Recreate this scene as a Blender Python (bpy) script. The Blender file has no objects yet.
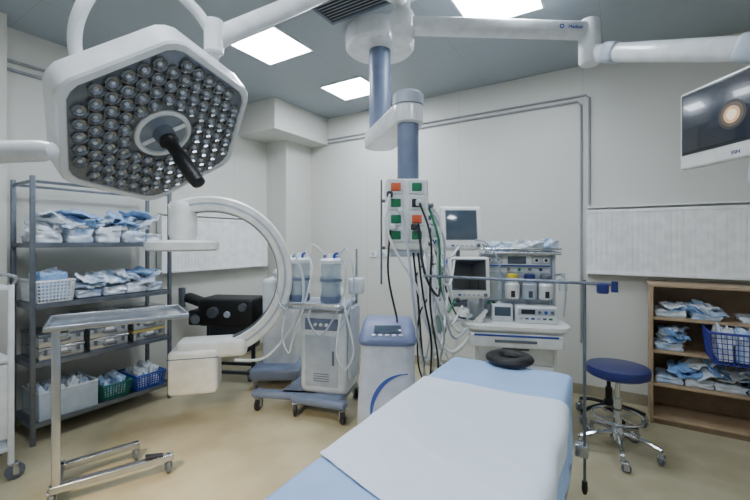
import bpy, math, random
from mathutils import Vector, Matrix, noise
random.seed(4)
A=math.radians(-32)
C32,S32=math.cos(A),math.sin(A)
def R(X,Y,Z=0): return Vector((C32*X-S32*Y, S32*X+C32*Y, Z))
col=bpy.context.scene.collection
# ---------------------------------------------------------------- materials
def lin(c):
    o=[]
    for x in c:
        x/=255; o.append(x/12.92 if x<=.04045 else ((x+.055)/1.055)**2.4)
    return (*o,1)
MT={}
def mat(name,c,rough=.5,metal=0,var=.06,scale=12,bump=0,em=0,alpha=1,seams=None,coat=0,c2=None,bscale=None,seamk=.6):
    if name in MT: return MT[name]
    m=bpy.data.materials.new(name); m.use_nodes=True; nt=m.node_tree; b=nt.nodes['Principled BSDF']
    tc=nt.nodes.new('ShaderNodeTexCoord')
    nz=nt.nodes.new('ShaderNodeTexNoise'); nz.inputs['Scale'].default_value=scale; nz.inputs['Detail'].default_value=3
    nt.links.new(tc.outputs['Object'],nz.inputs['Vector'])
    rp=nt.nodes.new('ShaderNodeValToRGB'); l=lin(c); l2=lin(c2) if c2 else tuple(x*(1-var*2.2) for x in l[:3])+(1,)
    rp.color_ramp.elements[0].color=l2; rp.color_ramp.elements[1].color=l
    rp.color_ramp.elements[0].position=.35; rp.color_ramp.elements[1].position=.65
    nt.links.new(nz.outputs['Fac'],rp.inputs['Fac'])
    out=rp.outputs['Color']
    if seams:
        sep=nt.nodes.new('ShaderNodeSeparateXYZ'); nt.links.new(tc.outputs['Object'],sep.inputs[0])
        for ax,pitch,off,w in seams:
            a=nt.nodes.new('ShaderNodeMath'); a.operation='ADD'; a.inputs[1].default_value=100*pitch+off
            nt.links.new(sep.outputs[ax],a.inputs[0])
            mo=nt.nodes.new('ShaderNodeMath'); mo.operation='MODULO'; mo.inputs[1].default_value=pitch; nt.links.new(a.outputs[0],mo.inputs[0])
            lt=nt.nodes.new('ShaderNodeMath'); lt.operation='LESS_THAN'; lt.inputs[1].default_value=w; nt.links.new(mo.outputs[0],lt.inputs[0])
            mx=nt.nodes.new('ShaderNodeMix'); mx.data_type='RGBA'
            nt.links.new(lt.outputs[0],mx.inputs[0]); nt.links.new(out,mx.inputs[6]); mx.inputs[7].default_value=tuple(x*seamk for x in l[:3])+(1,)
            out=mx.outputs[2]
    nt.links.new(out,b.inputs['Base Color'])
    b.inputs['Roughness'].default_value=rough; b.inputs['Metallic'].default_value=metal
    b.inputs['Coat Weight'].default_value=coat
    if bump:
        bp=nt.nodes.new('ShaderNodeBump'); bp.inputs['Strength'].default_value=bump; bp.inputs['Distance'].default_value=.01
        n2=nt.nodes.new('ShaderNodeTexNoise'); n2.inputs['Scale'].default_value=bscale or scale*3; nt.links.new(tc.outputs['Object'],n2.inputs['Vector'])
        nt.links.new(n2.outputs['Fac'],bp.inputs['Height']); nt.links.new(bp.outputs[0],b.inputs['Normal'])
    if em:
        nt.links.new(out,b.inputs['Emission Color']); b.inputs['Emission Strength'].default_value=em
    if alpha<1: b.inputs['Alpha'].default_value=alpha
    MT[name]=m; return m
white=mat('white_enamel',(228,231,234),.28,coat=.4)
cream=mat('cream_white_enamel',(236,236,233),.35,coat=.2)
radM=mat('radiator_enamel',(247,248,248),.35)
whiteB=mat('white_plastic',(214,220,226),.4)
greyL=mat('light_grey_plastic',(176,185,198),.4)
grey=mat('mid_grey_plastic',(98,106,120),.45)
greyB=mat('blue_grey_paint',(108,121,148),.38)
dark=mat('dark_plastic',(34,38,46),.45)
black=mat('black_rubber',(16,17,20),.5)
steel=mat('stainless_steel',(194,198,204),.24,.9,bump=.02)
steelD=mat('dull_steel',(120,127,138),.36,.8,var=.1)
chrome=mat('chrome',(210,214,220),.12,1)
blue=mat('blue_plastic',(44,76,168),.4)
blueN=mat('navy_vinyl',(24,37,104),.38,coat=.2)
green=mat('green_socket',(20,120,80),.4)
orange=mat('orange_socket',(215,100,60),.4)
screenG=mat('grey_screen',(66,80,94),.12,coat=.6,em=.05)
screenD=mat('dark_screen',(18,26,42),.06,coat=1,c2=(10,13,22),scale=4)
clothB=mat('light_blue_drape',(168,200,246),.55,bump=.3,scale=7,bscale=9,var=.03)
clothW=mat('white_sheet',(232,242,255),.45,bump=.3,scale=6,bscale=7,var=.012)
packB=mat('blue_wrap',(150,186,228),.3,bump=.3,scale=14,c2=(108,150,206),coat=.5)
packW=mat('white_wrap',(236,240,245),.25,bump=.3,scale=14,c2=(204,215,230),coat=.6)
packM=mat('mixed_wrap',(226,235,245),.25,bump=.3,scale=12,c2=(148,182,222),coat=.6)
clear=mat('clear_plastic',(222,234,242),.12,alpha=.4)
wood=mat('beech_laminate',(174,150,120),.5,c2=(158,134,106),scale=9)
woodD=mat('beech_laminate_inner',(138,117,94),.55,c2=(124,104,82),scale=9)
gold=mat('gold_lid',(196,176,110),.35,.6)
teal=mat('green_plastic_mesh',(36,112,100),.5)
lensM=mat('led_reflector',(140,144,150),.18,.6,scale=60,var=.2)
lensC=mat('led_lens_clear',(205,210,218),.08,coat=1,scale=80)
faceM=mat('lamp_face_glass',(104,110,118),.22,coat=.6,scale=30)
glowM=mat('ring_glow',(128,140,156),.15,coat=1)
yellow=mat('yellow_plastic',(220,200,60),.4)
violet=mat('navy_wire',(56,60,150),.4)
panelE=mat('light_diffuser',(236,245,255),.5,em=42,var=0)
# ---------------------------------------------------------------- mesh builder
class MB:
    def __init__(s,M=None): s.v=[]; s.f=[]; s.M=M
    def add(s,vs,fs,M=None):
        o=len(s.v)
        for v in vs:
            v=Vector(v)
            if M is not None: v=M@v
            if s.M is not None: v=s.M@v
            s.v.append(v)
        s.f+= [tuple(i+o for i in f) for f in fs]; return s
    def box(s,c,d,b=.004,rot=(0,0,0),n=(1,1,1),disp=None):
        h=[x/2 for x in d]; rad=min([b]+[x*.98 for x in h])
        ax=[]
        for i in range(3):
            H=h[i]; k=n[i] if hasattr(n,'__len__') else n
            if rad<=0: ax.append([-H+2*H*j/k for j in range(k+1)]); continue
            ax.append([-H,-H+.45*rad]+[(-H+rad)+(2*H-2*rad)*j/k for j in range(k+1)]+[H-.45*rad,H])
        N=[len(a)-1 for a in ax]; idx={}; vs=[]; fs=[]
        M=Matrix.Translation(c)@Matrix.Rotation(rot[2],4,'Z')@Matrix.Rotation(rot[1],4,'Y')@Matrix.Rotation(rot[0],4,'X')
        def V(t):
            if t in idx: return idx[t]
            p=Vector([ax[i][t[i]] for i in range(3)])
            if rad>0:
                q=Vector([max(-h[i]+rad,min(h[i]-rad,p[i])) for i in range(3)]); dd=p-q
                if dd.length>1e-9: p=q+dd.normalized()*rad
            if disp: p=p+disp(p)
            idx[t]=len(vs); vs.append(p); return idx[t]
        for a in range(3):
            u,w=(a+1)%3,(a+2)%3
            for e in (0,N[a]):
                for i in range(N[u]):
                    for j in range(N[w]):
                        q=[]
                        for (x,y) in ((i,j),(i+1,j),(i+1,j+1),(i,j+1)):
                            t=[0,0,0]; t[a]=e; t[u]=x; t[w]=y; q.append(V(tuple(t)))
                        fs.append(tuple(q) if e else tuple(reversed(q)))
        return s.add(vs,fs,M)
    def cyl(s,p0,p1,r0,r1=None,n=20):
        r1=r0 if r1 is None else r1
        return s.lathe([(0,0),(r0,0),(r1,1),(0,1)],p0,p1,n,True)
    def lathe(s,prof,p0,p1=None,n=28,unit=False):
        p0=Vector(p0); 
        if p1 is None: p1=p0+Vector((0,0,1))
        p1=Vector(p1); d=p1-p0; L=d.length if unit else 1; d.normalize()
        q=d.to_track_quat('Z','Y').to_matrix().to_4x4(); M=Matrix.Translation(p0)@q
        vs=[];fs=[];rings=[]
        for (r,z) in prof:
            if r<1e-6: rings.append([len(vs)]); vs.append((0,0,z*L))
            else:
                rings.append(list(range(len(vs),len(vs)+n)))
                for k in range(n):
                    t=2*math.pi*k/n; vs.append((r*math.cos(t),r*math.sin(t),z*L))
        for a,b in zip(rings,rings[1:]):
            if len(a)==1 and len(b)==1: continue
            for k in range(n):
                k2=(k+1)%n
                if len(a)==1: fs.append((a[0],b[k2],b[k]))
                elif len(b)==1: fs.append((a[k],a[k2],b[0]))
                else: fs.append((a[k],a[k2],b[k2],b[k]))
        return s.add(vs,fs,M)
    def tube(s,pts,r,n=10,smooth=True,flat=1,closed=False,up=None):
        P=[Vector(p) for p in pts]
        if smooth and len(P)>2:
            Q=[]; m=len(P); rng=range(m) if closed else range(m-1)
            for i in rng:
                if closed: a,b,c,d=P[i-1],P[i],P[(i+1)%m],P[(i+2)%m]
                else: a=P[max(i-1,0)];b=P[i];c=P[i+1];d=P[min(i+2,m-1)]
                for k in range(7):
                    t=k/7; Q.append(.5*((2*b)+(c-a)*t+(2*a-5*b+4*c-d)*t*t+(3*b-a-3*c+d)*t**3))
            if not closed: Q.append(P[-1])
            P=Q
        m=len(P); vs=[];fs=[]
        up=Vector(up) if up else Vector((.13,.27,.95)).normalized(); pr=None
        for i,p in enumerate(P):
            if closed: t=P[(i+1)%m]-P[i-1]
            else: t=P[min(i+1,m-1)]-P[max(i-1,0)]
            t.normalize()
            if pr is None: x=t.cross(up); 
            else: x=pr-t*pr.dot(t)
            if x.length<1e-4: x=t.orthogonal()
            x.normalize(); y=t.cross(x); pr=x
            for k in range(n):
                a=2*math.pi*k/n; vs.append(p+x*r*math.cos(a)+y*r*flat*math.sin(a))
        for i in range(m if closed else m-1):
            for k in range(n):
                j=((i+1)%m)*n; fs.append((i*n+k,i*n+(k+1)%n,j+(k+1)%n,j+k))
        if not closed: fs.append(tuple(range(n-1,-1,-1))); fs.append(tuple((m-1)*n+k for k in range(n)))
        return s.add(vs,fs)
    def prism(s,poly,z0,z1,M=None):
        n=len(poly); vs=[(x,y,z0) for x,y in poly]+[(x,y,z1) for x,y in poly]
        fs=[tuple(range(n-1,-1,-1)),tuple(range(n,2*n))]+[(i,(i+1)%n,n+(i+1)%n,n+i) for i in range(n)]
        return s.add(vs,fs,M)
    def rings(s,rs,cap0=True,cap1=True,M=None):
        vs=[];fs=[];n=len(rs[0])
        for r in rs: vs+=list(r)
        for i in range(len(rs)-1):
            for k in range(n): fs.append((i*n+k,i*n+(k+1)%n,(i+1)*n+(k+1)%n,(i+1)*n+k))
        if cap0: fs.append(tuple(range(n-1,-1,-1)))
        if cap1: fs.append(tuple((len(rs)-1)*n+k for k in range(n)))
        return s.add(vs,fs,M)
    def mesh(s,name,m,ang=38):
        me=bpy.data.meshes.new(name); me.from_pydata([tuple(v) for v in s.v],[],s.f); me.update()
        for p in me.polygons: p.use_smooth=True
        try: me.set_sharp_from_angle(angle=math.radians(ang))
        except Exception: pass
        if m: me.materials.append(m)
        return me
def thing(name,loc,rz,label,cat,group=None):
    o=bpy.data.objects.new(name,None); o.empty_display_size=.1; o.location=loc; o.rotation_euler=(0,0,rz)
    col.objects.link(o); o['label']=label; o['category']=cat
    if group: o['group']=group
    return o
def wm(e): return (Matrix.Translation(e.location)@Matrix.Rotation(e.rotation_euler[2],4,'Z')).inverted()
def part(name,mb,m,parent,label=None,loc=None,ang=38):
    o=bpy.data.objects.new(name,mb.mesh(name,m,ang)); col.objects.link(o); o.parent=parent
    if loc: o.location=loc
    if label: o['label']=label
    return o
def boxes(name,lst,m,parent,b=.004,M=None):
    for it in lst:
        c,d=it[0],it[1]; rt=it[2] if len(it)>2 else (0,0,0)
        part(name,MB(M).box(c,d,b,rot=rt),m,parent)
def solo(name,mb,m,loc,rz,label,cat,group=None,ang=38):
    o=bpy.data.objects.new(name,mb.mesh(name,m,ang)); o.location=loc; o.rotation_euler=(0,0,rz); col.objects.link(o)
    o['label']=label; o['category']=cat
    if group: o['group']=group
    return o
def struct(name,mb,m,roomrot=True):
    o=bpy.data.objects.new(name,mb.mesh(name,m)); col.objects.link(o); o['kind']='structure'
    if roomrot: o.rotation_euler=(0,0,A)
    return o
def text(s,size,m,parent,M,name='lettering'):
    cu=bpy.data.curves.new('t','FONT'); cu.body=s; cu.size=size; cu.extrude=.0008; cu.align_x='CENTER'
    t=bpy.data.objects.new('t',cu); col.objects.link(t); bpy.context.view_layer.update()
    me=bpy.data.meshes.new_from_object(t.evaluated_get(bpy.context.evaluated_depsgraph_get())); bpy.data.objects.remove(t)
    me.materials.clear(); me.materials.append(m); me.transform(M)
    o=bpy.data.objects.new(name,me); col.objects.link(o); o.parent=parent; return o
CM={}
def castor(parent,x,y,r=.04,rz=0,wm_=None):
    k=(round(r,3),wm_.name if wm_ else '')
    if k not in CM:
        f=MB(); f.cyl((0,0,2*r+.005),(0,0,2*r+.04),.014); f.box((0,.012,1.9*r+.004),(.05,.05,.016),.005)
        f.box((-.022,.02,1.3*r),(.005,.03,1.3*r),.001); f.box((.022,.02,1.3*r),(.005,.03,1.3*r),.001)
        w=MB(); w.lathe([(0,-.016),(r*.5,-.016),(r*.55,-.011),(r*.8,-.013),(r,-.009),(r,.009),(r*.8,.013),(r*.55,.011),(r*.5,.016),(0,.016)],(0,.02,r),(1,.02,r),24)
        CM[k]=(f.mesh('castor',steel),w.mesh('wheel',wm_ or grey))
    a=bpy.data.objects.new('castor',CM[k][0]); col.objects.link(a); a.parent=parent; a.location=(x,y,0); a.rotation_euler=(0,0,rz)
    b=bpy.data.objects.new('wheel',CM[k][1]); col.objects.link(b); b.parent=a
# ---------------------------------------------------------------- room shell
wallM=mat('wall_paint',(209,209,202),.45,seams=[(0,1.25,.3,.005),(1,1.25,.5,.005)],var=.012,scale=1.5,seamk=.8)
ceilM=mat('ceiling_tile',(158,168,176),.5,seams=[(0,1.12,.12,.006),(1,1.12,.03,.006)],var=.012,scale=2,seamk=.8)
floorM=mat('vinyl_floor',(184,175,146),.2,c2=(169,160,131),scale=3,var=.05,bump=.01)
xl,xr,yb,yf,H=-4.13,2.3,4.29,-1.6,3.2
def wbox(x0,x1,y0,y1,z0,z1): return MB().box(((x0+x1)/2,(y0+y1)/2,(z0+z1)/2),(x1-x0,y1-y0,z1-z0),0)
struct('floor',wbox(xl-.1,xr+.1,yf-.1,yb+.1,-.1,0),floorM)
struct('ceiling',wbox(xl-.1,xr+.1,yf-.1,yb+.1,H,H+.1),ceilM)
struct('wall_left',wbox(xl-.1,xl,yf-.1,yb+.1,0,H),wallM)
struct('wall_back',wbox(xl,xr,yb,yb+.1,0,H),wallM)
struct('wall_right',wbox(xr,xr+.1,yf-.1,yb+.1,0,H),wallM)
struct('wall_front',wbox(xl,xr,yf-.1,yf,0,H),wallM)
struct('trim_1',wbox(xl,-3.46,3.29,yb,2.83,H),wallM)
struct('trim_2',wbox(xl,-3.76,3.78,yb,0,2.83),wallM)
struct('trim_3',wbox(xl,-3.90,.62,1.02,0,H),wallM)
bsM=mat('cove_skirting',(162,155,134),.4)
struct('baseboard_left',wbox(xl,xl+.012,yf,yb,0,.1),bsM)
struct('baseboard_back',wbox(-3.76,xr,yb-.012,yb,0,.1),bsM)
# ceiling lights
def panel(X,Y,sx=.52,sy=.45):
    e=thing('ceiling_light_panel',R(X,Y,H),A,'square recessed white ceiling light panel, lit','ceiling light','recessed ceiling lights')
    part('diffuser',MB().box((0,0,-.008),(sx,sy,.008),0),panelE,e)
    w=.015
    boxes('frame',[((0,sy/2+w/2,-.008),(sx+2*w,w,.016)),((0,-sy/2-w/2,-.008),(sx+2*w,w,.016)),((sx/2+w/2,0,-.008),(w,sy,.016)),((-sx/2-w/2,0,-.008),(w,sy,.016))],white,e,0)
for X,Y in ((-2.58,2.42),(-2.53,3.57),(-.73,2.82),(-2.2,.4),(-.8,.4),(.95,.8)): panel(X,Y)
e=thing('ceiling_air_grille',R(-1.50,2.13,H),A,'grey slatted ventilation grille set in the ceiling','air vent')
boxes('frame',[((0,.27,-.01),(.8,.03,.02)),((0,-.27,-.01),(.8,.03,.02)),((.385,0,-.01),(.03,.51,.02)),((-.385,0,-.01),(.03,.51,.02))],grey,e,.002)
for i in range(16): part('louvre',MB().box((0,-.24+i*.032,-.008),(.75,.016,.004),0,rot=(.5,0,0)),greyL,e)
part('backing',MB().box((0,0,-.002),(.76,.54,.003),0),dark,e)
# conduits
def conduit(pts,r=.011,label='thin grey painted conduit pipe running along the wall'):
    solo('conduit_pipe',MB(Matrix.Translation(-R(*pts[0]))).tube([R(*p) for p in pts],r,8,smooth=False),mat('conduit_paint',(150,154,158),.5),R(*pts[0]),0,label,'pipe','wall conduit pipes')
conduit([(-3.45,yb-.012,2.90),(-.27,yb-.012,2.90),(-.24,yb-.012,2.87),(-.24,yb-.012,1.84)])
conduit([(-3.45,yb-.012,2.85),(-.34,yb-.012,2.85),(-.31,yb-.012,2.81),(-.31,yb-.012,.5)])
conduit([(xl+.014,1.04,2.93),(xl+.014,3.28,2.93)],.014)
conduit([(xl+.014,1.04,2.86),(xl+.014,3.28,2.86)],.014)
# radiators
def radiator(loc,rz,w,label):
    e=thing('panel_radiator',loc,rz,label,'radiator','white panel radiators')
    n=int(w/.04); pts=[(-w/2,-.105)]
    for i in range(1,n):
        x=-w/2+w*i/n
        pts+=[(x-.006,-.105),(x-.003,-.1025),(x+.003,-.1025),(x+.006,-.105)]
    pts+=[(w/2,-.105),(w/2,-.085),(-w/2,-.085)]
    part('front_panel',MB().prism(pts,.03,.63),radM,e,ang=10)
    boxes('panel_edge',[((0,-.107,.045),(w,.008,.03)),((0,-.107,.615),(w,.008,.03))],radM,e,.003)
    part('back_panel',MB().box((0,-.035,.33),(w,.012,.6),.004),radM,e)
    part('top_grille',MB().box((0,-.06,.655),(w+.006,.1,.012),.003),radM,e)
    boxes('side_cover',[((sx*(w/2+.005),-.06,.33),(.008,.095,.62)) for sx in(-1,1)],radM,e,.002)
    boxes('wall_bracket',[((sx*w*.35,-.0180,.33),(.04,.035,.5)) for sx in(-1,1)],steelD,e,.003)
    part('valve',MB().cyl((w/2,-.06,.05),(w/2+.05,-.06,.05),.014).cyl((w/2+.05,-.06,.05),(w/2+.05,-.06,-.02),.012),chrome,e)
radiator(R(.55,yb-.001,1.15),A,1.6,'white ribbed steel panel radiator mounted high on the wall')
radiator(R(xl+.001,2.98,1.12),A+math.pi/2,1.42,'white steel panel radiator behind the storage rack')
for X,Z in ((-2.7,1.32),(-2.55,1.32),(-.75,1.25)):
    e=thing('wall_socket',R(X,yb,Z),A,'small white double power socket on the wall','socket','white wall sockets')
    part('plate',MB().box((0,-.008,0),(.1,.016,.08),.005),white,e)
    part('insert',MB().cyl((-.0,-.012,0),(0,-.019,0),.026),greyL,e)
# ---------------------------------------------------------------- storage rack
Y0=1.07
e=thing('storage_rack',R(-4.02,Y0),A,'grey steel open rack with four shelves along the wall','rack')
W,D,HT=1.05,.42,1.97
for x in(.015,D-.015):
    for y in (.015,W-.015): part('post',MB().box((x,y,HT/2),(.03,.03,HT),.004),steelD,e)
SH=[.16,.6,1.03,1.48,1.93]
for i,z in enumerate(SH):
    if i==4:
        boxes('top_frame',[((x,W/2,z),(.02,W-.05,.02)) for x in(.015,D-.015)]+[((D/2,y,z),(D-.05,.02,.02)) for y in(.015,W-.015)],steelD,e,.001)
    else:
        g=MB().box((D/2,W/2,z-.012),(D-.008,W-.008,.008),.001)
        for x in(.006,D-.006): g.box((x,W/2,z-.02),(.006,W-.02,.035),.001)
        for y in(.006,W-.006): g.box((D/2,y,z-.02),(D-.006,.006,.035),.001)
        part('shelf',g,steelD,e)
def pack(X,Y,Z,s,m,rz=0,label='crumpled sterile wrap pack',group='wrapped packs on the rack',amp=.22,base=None,n=10,name='wrapped_pack'):
    sd=random.random()*50
    def dp(p):
        q=Vector((p.x/s[0],p.y/s[1],p.z/s[2]))
        d=Vector((noise.noise(q*2.3+Vector((sd,0,0))),noise.noise(q*2.3+Vector((0,sd,0))),noise.noise(q*2.3+Vector((0,0,sd)))))
        r=abs(noise.noise(q*5+Vector((sd,sd,1)))); r2=abs(noise.noise(q*9+Vector((sd,1,sd))))
        o=Vector((d.x*s[0]*amp,d.y*s[1]*amp,(d.z*amp*1.6-r*.35*amp*2-r2*.3*amp)*s[2]))
        k=min(1,(p.z/s[2]+.5)*1.6); o*=k
        return o
    g=MB().box((0,0,s[2]/2),s,min(s)*.16,n=n,disp=dp)
    P=R(X,Y,Z) if base is None else Vector((X,Y,Z))
    return solo(name,g,m,P,(A if base is None else 0)+rz,label,'medical supplies',group,ang=30)
def packet(X,Y,Z,s,m,tilt,rz,label,group,droop=.0):
    sd=random.random()*60
    def dp(p):
        u,v=p.x/s[0],p.y/s[1]
        z=.034*noise.noise(Vector((u*2.2+sd,v*2.2,sd)))+.014*noise.noise(Vector((u*6,v*6+sd,1)))
        e_=max(abs(u),abs(v))*2
        z+=-.010*(1 if p.z>0 else -1)*max(0,e_-.7)*2*(s[2]/.03)
        z-=droop*max(0,u)**2*1.2
        return Vector((.012*noise.noise(Vector((v*4,sd,0))),.012*noise.noise(Vector((u*4,0,sd))),z))
    g=MB().box((0,0,0),s,.006,rot=(tilt[0],tilt[1],0),n=(9,8,1),disp=dp)
    return solo('sterile_packet',g,m,R(X,Y,Z),A+rz,label,'medical supplies',group,ang=30)
lw=['flat light blue sterile packet','glossy white and clear sterile packet','folded blue and white sterile packet']
lf=['light blue folded','white folded','blue and white folded']
ms=[packB,packW,packM]
def heap(x0,x1,y0,y1,Z,h,n,where,group,sz=(.24,.17)):
    for i in range(n):
        k=random.choice([0,0,1,1,2,2]); lay=i/n
        X=random.uniform(x0,x1); Y=y0+(y1-y0)*((i*0.618)%1)
        t=(random.uniform(-.34,.34),random.uniform(-.15,.4))
        packet(X,Y,Z+.03+h*lay,(sz[0]*random.uniform(.75,1.1),sz[1]*random.uniform(.7,1.25),.026),ms[k],t,random.uniform(-.9,.9),lw[k]+' lying on '+where,group,droop=.08*random.random())
for i,(y,sz) in enumerate(((1.21,.10),(1.42,.13),(1.63,.14),(1.84,.11),(2.01,.08))):
    k=[1,2,1,2,1][i]; pack(-3.83,y,1.475,(.27,.18 if i<4 else .13,sz),ms[k],0,lf[k]+' wrap pack under loose packets',amp=.14,n=10)
heap(-3.83,-3.75,1.18,2.0,1.58,.12,17,'a pile of packs','loose packets on the upper shelf')
for i,(y,sz) in enumerate(((1.48,.07),(1.67,.08),(1.85,.09),(2.01,.08))):
    k=[2,1,1,2][i]; pack(-3.83,y,1.027,(.27,.17 if i<3 else .13,sz),ms[k],0,lf[k]+' wrap pack under loose packets',amp=.14,n=10)
heap(-3.83,-3.75,1.45,2.02,1.10,.09,12,'a pile of packs','loose packets on the middle shelf')
def basket(X,Y,Z,s,m,label,rz=0,name='plastic_basket',group=None,wire=False):
    e=thing(name,R(X,Y,Z),A+rz,label,'basket',group)
    x,y,z=s; g=MB(); g.box((0,0,.004),(x*.9,y*.9,.006),0)
    def ringz(zz,k,r): g.tube([(-x/2*k,-y/2*k,zz),(x/2*k,-y/2*k,zz),(x/2*k,y/2*k,zz),(-x/2*k,y/2*k,zz)],r,6,smooth=False,closed=True)
    nr=6; tr=.003 if wire else .0042
    for i in range(nr+1):
        k=.9+.1*i/nr; ringz(.004+z*i/nr,k,tr if i<nr else .007)
    st=.03 if wire else .022
    nx=max(5,int(x/st)); ny=max(5,int(y/st))
    for i in range(nx+1):
        u=-x/2+x*i/nx
        for sy in(-1,1): g.tube([(u*.9,sy*y/2*.9,.004),(u,sy*y/2,z)],tr,4,smooth=False)
    for i in range(ny+1):
        u=-y/2+y*i/ny
        for sx in(-1,1): g.tube([(sx*x/2*.9,u*.9,.004),(sx*x/2,u,z)],tr,4,smooth=False)
    part('basket_body',g,m,e)
    part('rim',MB().tube([(-x/2,-y/2,z),(x/2,-y/2,z),(x/2,y/2,z),(-x/2,y/2,z)],.008,6,smooth=False,closed=True),m,e)
    return e
basket(-3.79,1.23,1.028,(.34,.24,.16),white,'white plastic mesh basket holding wrapped packs')
for i in range(3): pack(-3.88+.09*i,1.23,1.045,(.07,.17,.21),ms[(i+1)%3],0,'flat sterile packs standing upright in a white basket','packs in the white basket',amp=.12)
# sterilisation containers
def container(X,Y,Z,sy,m,label):
    e=thing('sterilization_container',R(X,Y,Z),A,label,'container','steel sterilization containers on the rack')
    part('body',MB().box((0,0,.04),(.36,sy,.078),.008),steel,e)
    part('lid',MB().box((0,0,.088),(.37,sy+.008,.022),.006),m,e)
    part('handle',MB().tube([(.183,-.05,.05),(.2,-.045,.035),(.2,.045,.035),(.183,.05,.05)],.004,6,smooth=False),dark,e)
    boxes('latch',[((.186,k*sy*.36,.065),(.006,.02,.04)) for k in(-1,1)],steelD,e,.001)
    part('label_plate',MB().box((.182,.0,.068),(.003,.06,.02),0),white,e)
for j,(y,n_,sy) in enumerate([(1.27,2,.29),(1.60,3,.29),(1.93,3,.28)]):
    for k in range(n_): container(-3.81,y,.592+k*.101,sy,[steel,steelD,steel,grey,steel,gold,steelD,steel][j*3+k-(1 if j else 0)],'stacked steel sterilization box with side handle')
# bottom shelf bins
e=thing('clear_storage_bin',R(-3.8,1.32,.153),A,'translucent white bin filled with packaged supplies','bin')
sx,sy,sz=.34,.38,.2; g=MB()
g.box((0,0,.005),(sx,sy,.006),.001)
for a in(-1,1): g.box((a*sx/2,0,sz/2),(.005,sy,sz),.001).box((0,a*sy/2,sz/2),(sx,.005,sz),.001)
part('bin_body',g,clear,e)
part('rim',MB().tube([(-sx/2,-sy/2,sz),(sx/2,-sy/2,sz),(sx/2,sy/2,sz),(-sx/2,sy/2,sz)],.008,6,smooth=False,closed=True),whiteB,e)
for i in range(8): pack(-3.87+.13*(i%2),1.18+.09*(i//2),.165,(.11,.075,random.uniform(.18,.28)),[packW,packM,packW][i%3],0,'white packaged supplies standing in a bin','packages in the bin',amp=.16)
basket(-3.78,1.66,.157,(.32,.22,.12),teal,'green plastic mesh basket of packages')
for i in range(2): pack(-3.78,1.615+.09*i,.17,(.24,.075,.13+.02*i),packM,0,'wrapped supplies in a green basket','packages in the green basket')
basket(-3.76,1.93,.157,(.32,.26,.13),blue,'blue plastic mesh basket of packages')
for i in range(2): pack(-3.76,1.88+.1*i,.17,(.24,.085,.15+.02*i),packW,0,'wrapped supplies in a blue basket','packages in the blue basket')
# ---------------------------------------------------------------- instrument table
rz=math.radians(35)
e=thing('instrument_table',(-1.80,2.17,0),rz,'stainless steel rolling instrument table with an open tray top','instrument table')
part('tray_top',MB().box((.33,.18,1.0),(.72,.42,.008),.002),steel,e)
boxes('tray_rim',[((.33,y,1.008),(.73,.012,.03)) for y in(-.03,.39)]+[((x,.18,1.008),(.012,.41,.03)) for x in(-.03,.69)],steel,e,.004)
part('column',MB().box((.02,.0,.55),(.04,.04,.9),.005),steel,e)
part('support_arm',MB().box((.05,.09,.965),(.04,.22,.03),.004).box((.27,.18,.98),(.5,.04,.025),.004),steel,e)
g=MB().box((.3,.0,.11),(.62,.05,.04),.005).box((.02,.14,.11),(.045,.32,.04),.005).box((.22,.27,.11),(.44,.045,.04),.005,rot=(0,0,.1))
part('base_frame',g,steel,e)
for x,y in((-.0,-.0),(.58,0),(.42,.29),(.0,.28)): castor(e,x,y,.045,wm_=grey)
part('brake_pedal',MB().box((.5,.0,.14),(.1,.045,.014),.004,rot=(0,.2,0)),dark,e)
e=thing('white_supply_trolley',R(-3.42,.60),A,'white painted metal trolley on grey castors','trolley')
for x,y in((0,0),(0,.36),(.4,0),(.4,.36)): part('leg',MB().box((x-.2,y-.1,.66),(.03,.03,1.12),.005),white,e); castor(e,x-.2,y-.1,.05,wm_=grey)
for z in(.2,.75,1.2): part('shelf',MB().box((0,.08,z),(.42,.38,.025),.006),whiteB,e)
part('end_panel',MB().box((.2,.08,.5),(.012,.33,.46),.003),white,e)
part('push_handle',MB().tube([(.2,-.1,1.2),(.2,-.1,1.28),(.2,.26,1.28),(.2,.26,1.2)],.01,8),steel,e)
# ---------------------------------------------------------------- C-arm
e=thing('mobile_c_arm',(-1.0,4.3,0),math.radians(0),'white mobile x-ray imaging unit with a large C-shaped arm','x-ray machine')
Wm=wm(e)
cc=Vector((-1.40,3.33,1.19)); yaw=math.radians(14); ux=Vector((math.cos(yaw),math.sin(yaw),0)); uz=Vector((0,0,1)); un=Vector((-math.sin(yaw),math.cos(yaw),0))
def arcband(sec,a0,a1,N=48):
    g=MB(Wm); rs=[]
    for i in range(N+1):
        a=math.radians(a0+(a1-a0)*i/N); d=ux*math.cos(a)+uz*math.sin(a)
        rs.append([cc+d*r+un*o for r,o in sec])
    return g.rings(rs)
part('c_arc',arcband(((.555,-.07),(.565,-.085),(.665,-.085),(.68,-.07),(.68,.07),(.665,.085),(.565,.085),(.555,.07)),-84,118),cream,e)
part('arc_rail',arcband(((.607,-.089),(.625,-.089),(.625,-.08),(.607,-.08)),-70,108),greyL,e)
part('inner_track',arcband(((.548,-.045),(.556,-.045),(.556,.045),(.548,.045)),-75,112),steelD,e)
t=cc+ux*-.22
part('image_intensifier_body',MB(Wm).lathe([(0,.63),(.095,.63),(.11,.60),(.11,.36),(.09,.30),(.0,.30)],(t.x,t.y,t.z),None,28),cream,e)
part('image_detector',MB(Wm).lathe([(0,.31),(.1,.31),(.26,.305),(.285,.29),(.285,.235),(.26,.22),(0,.22)],(t.x,t.y,t.z),None,40),cream,e)
part('x_ray_tube_housing',MB(Wm).box(cc+ux*.02+uz*-.60,(.56,.22,.16),.05,rot=(0,0,yaw)),cream,e)
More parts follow.
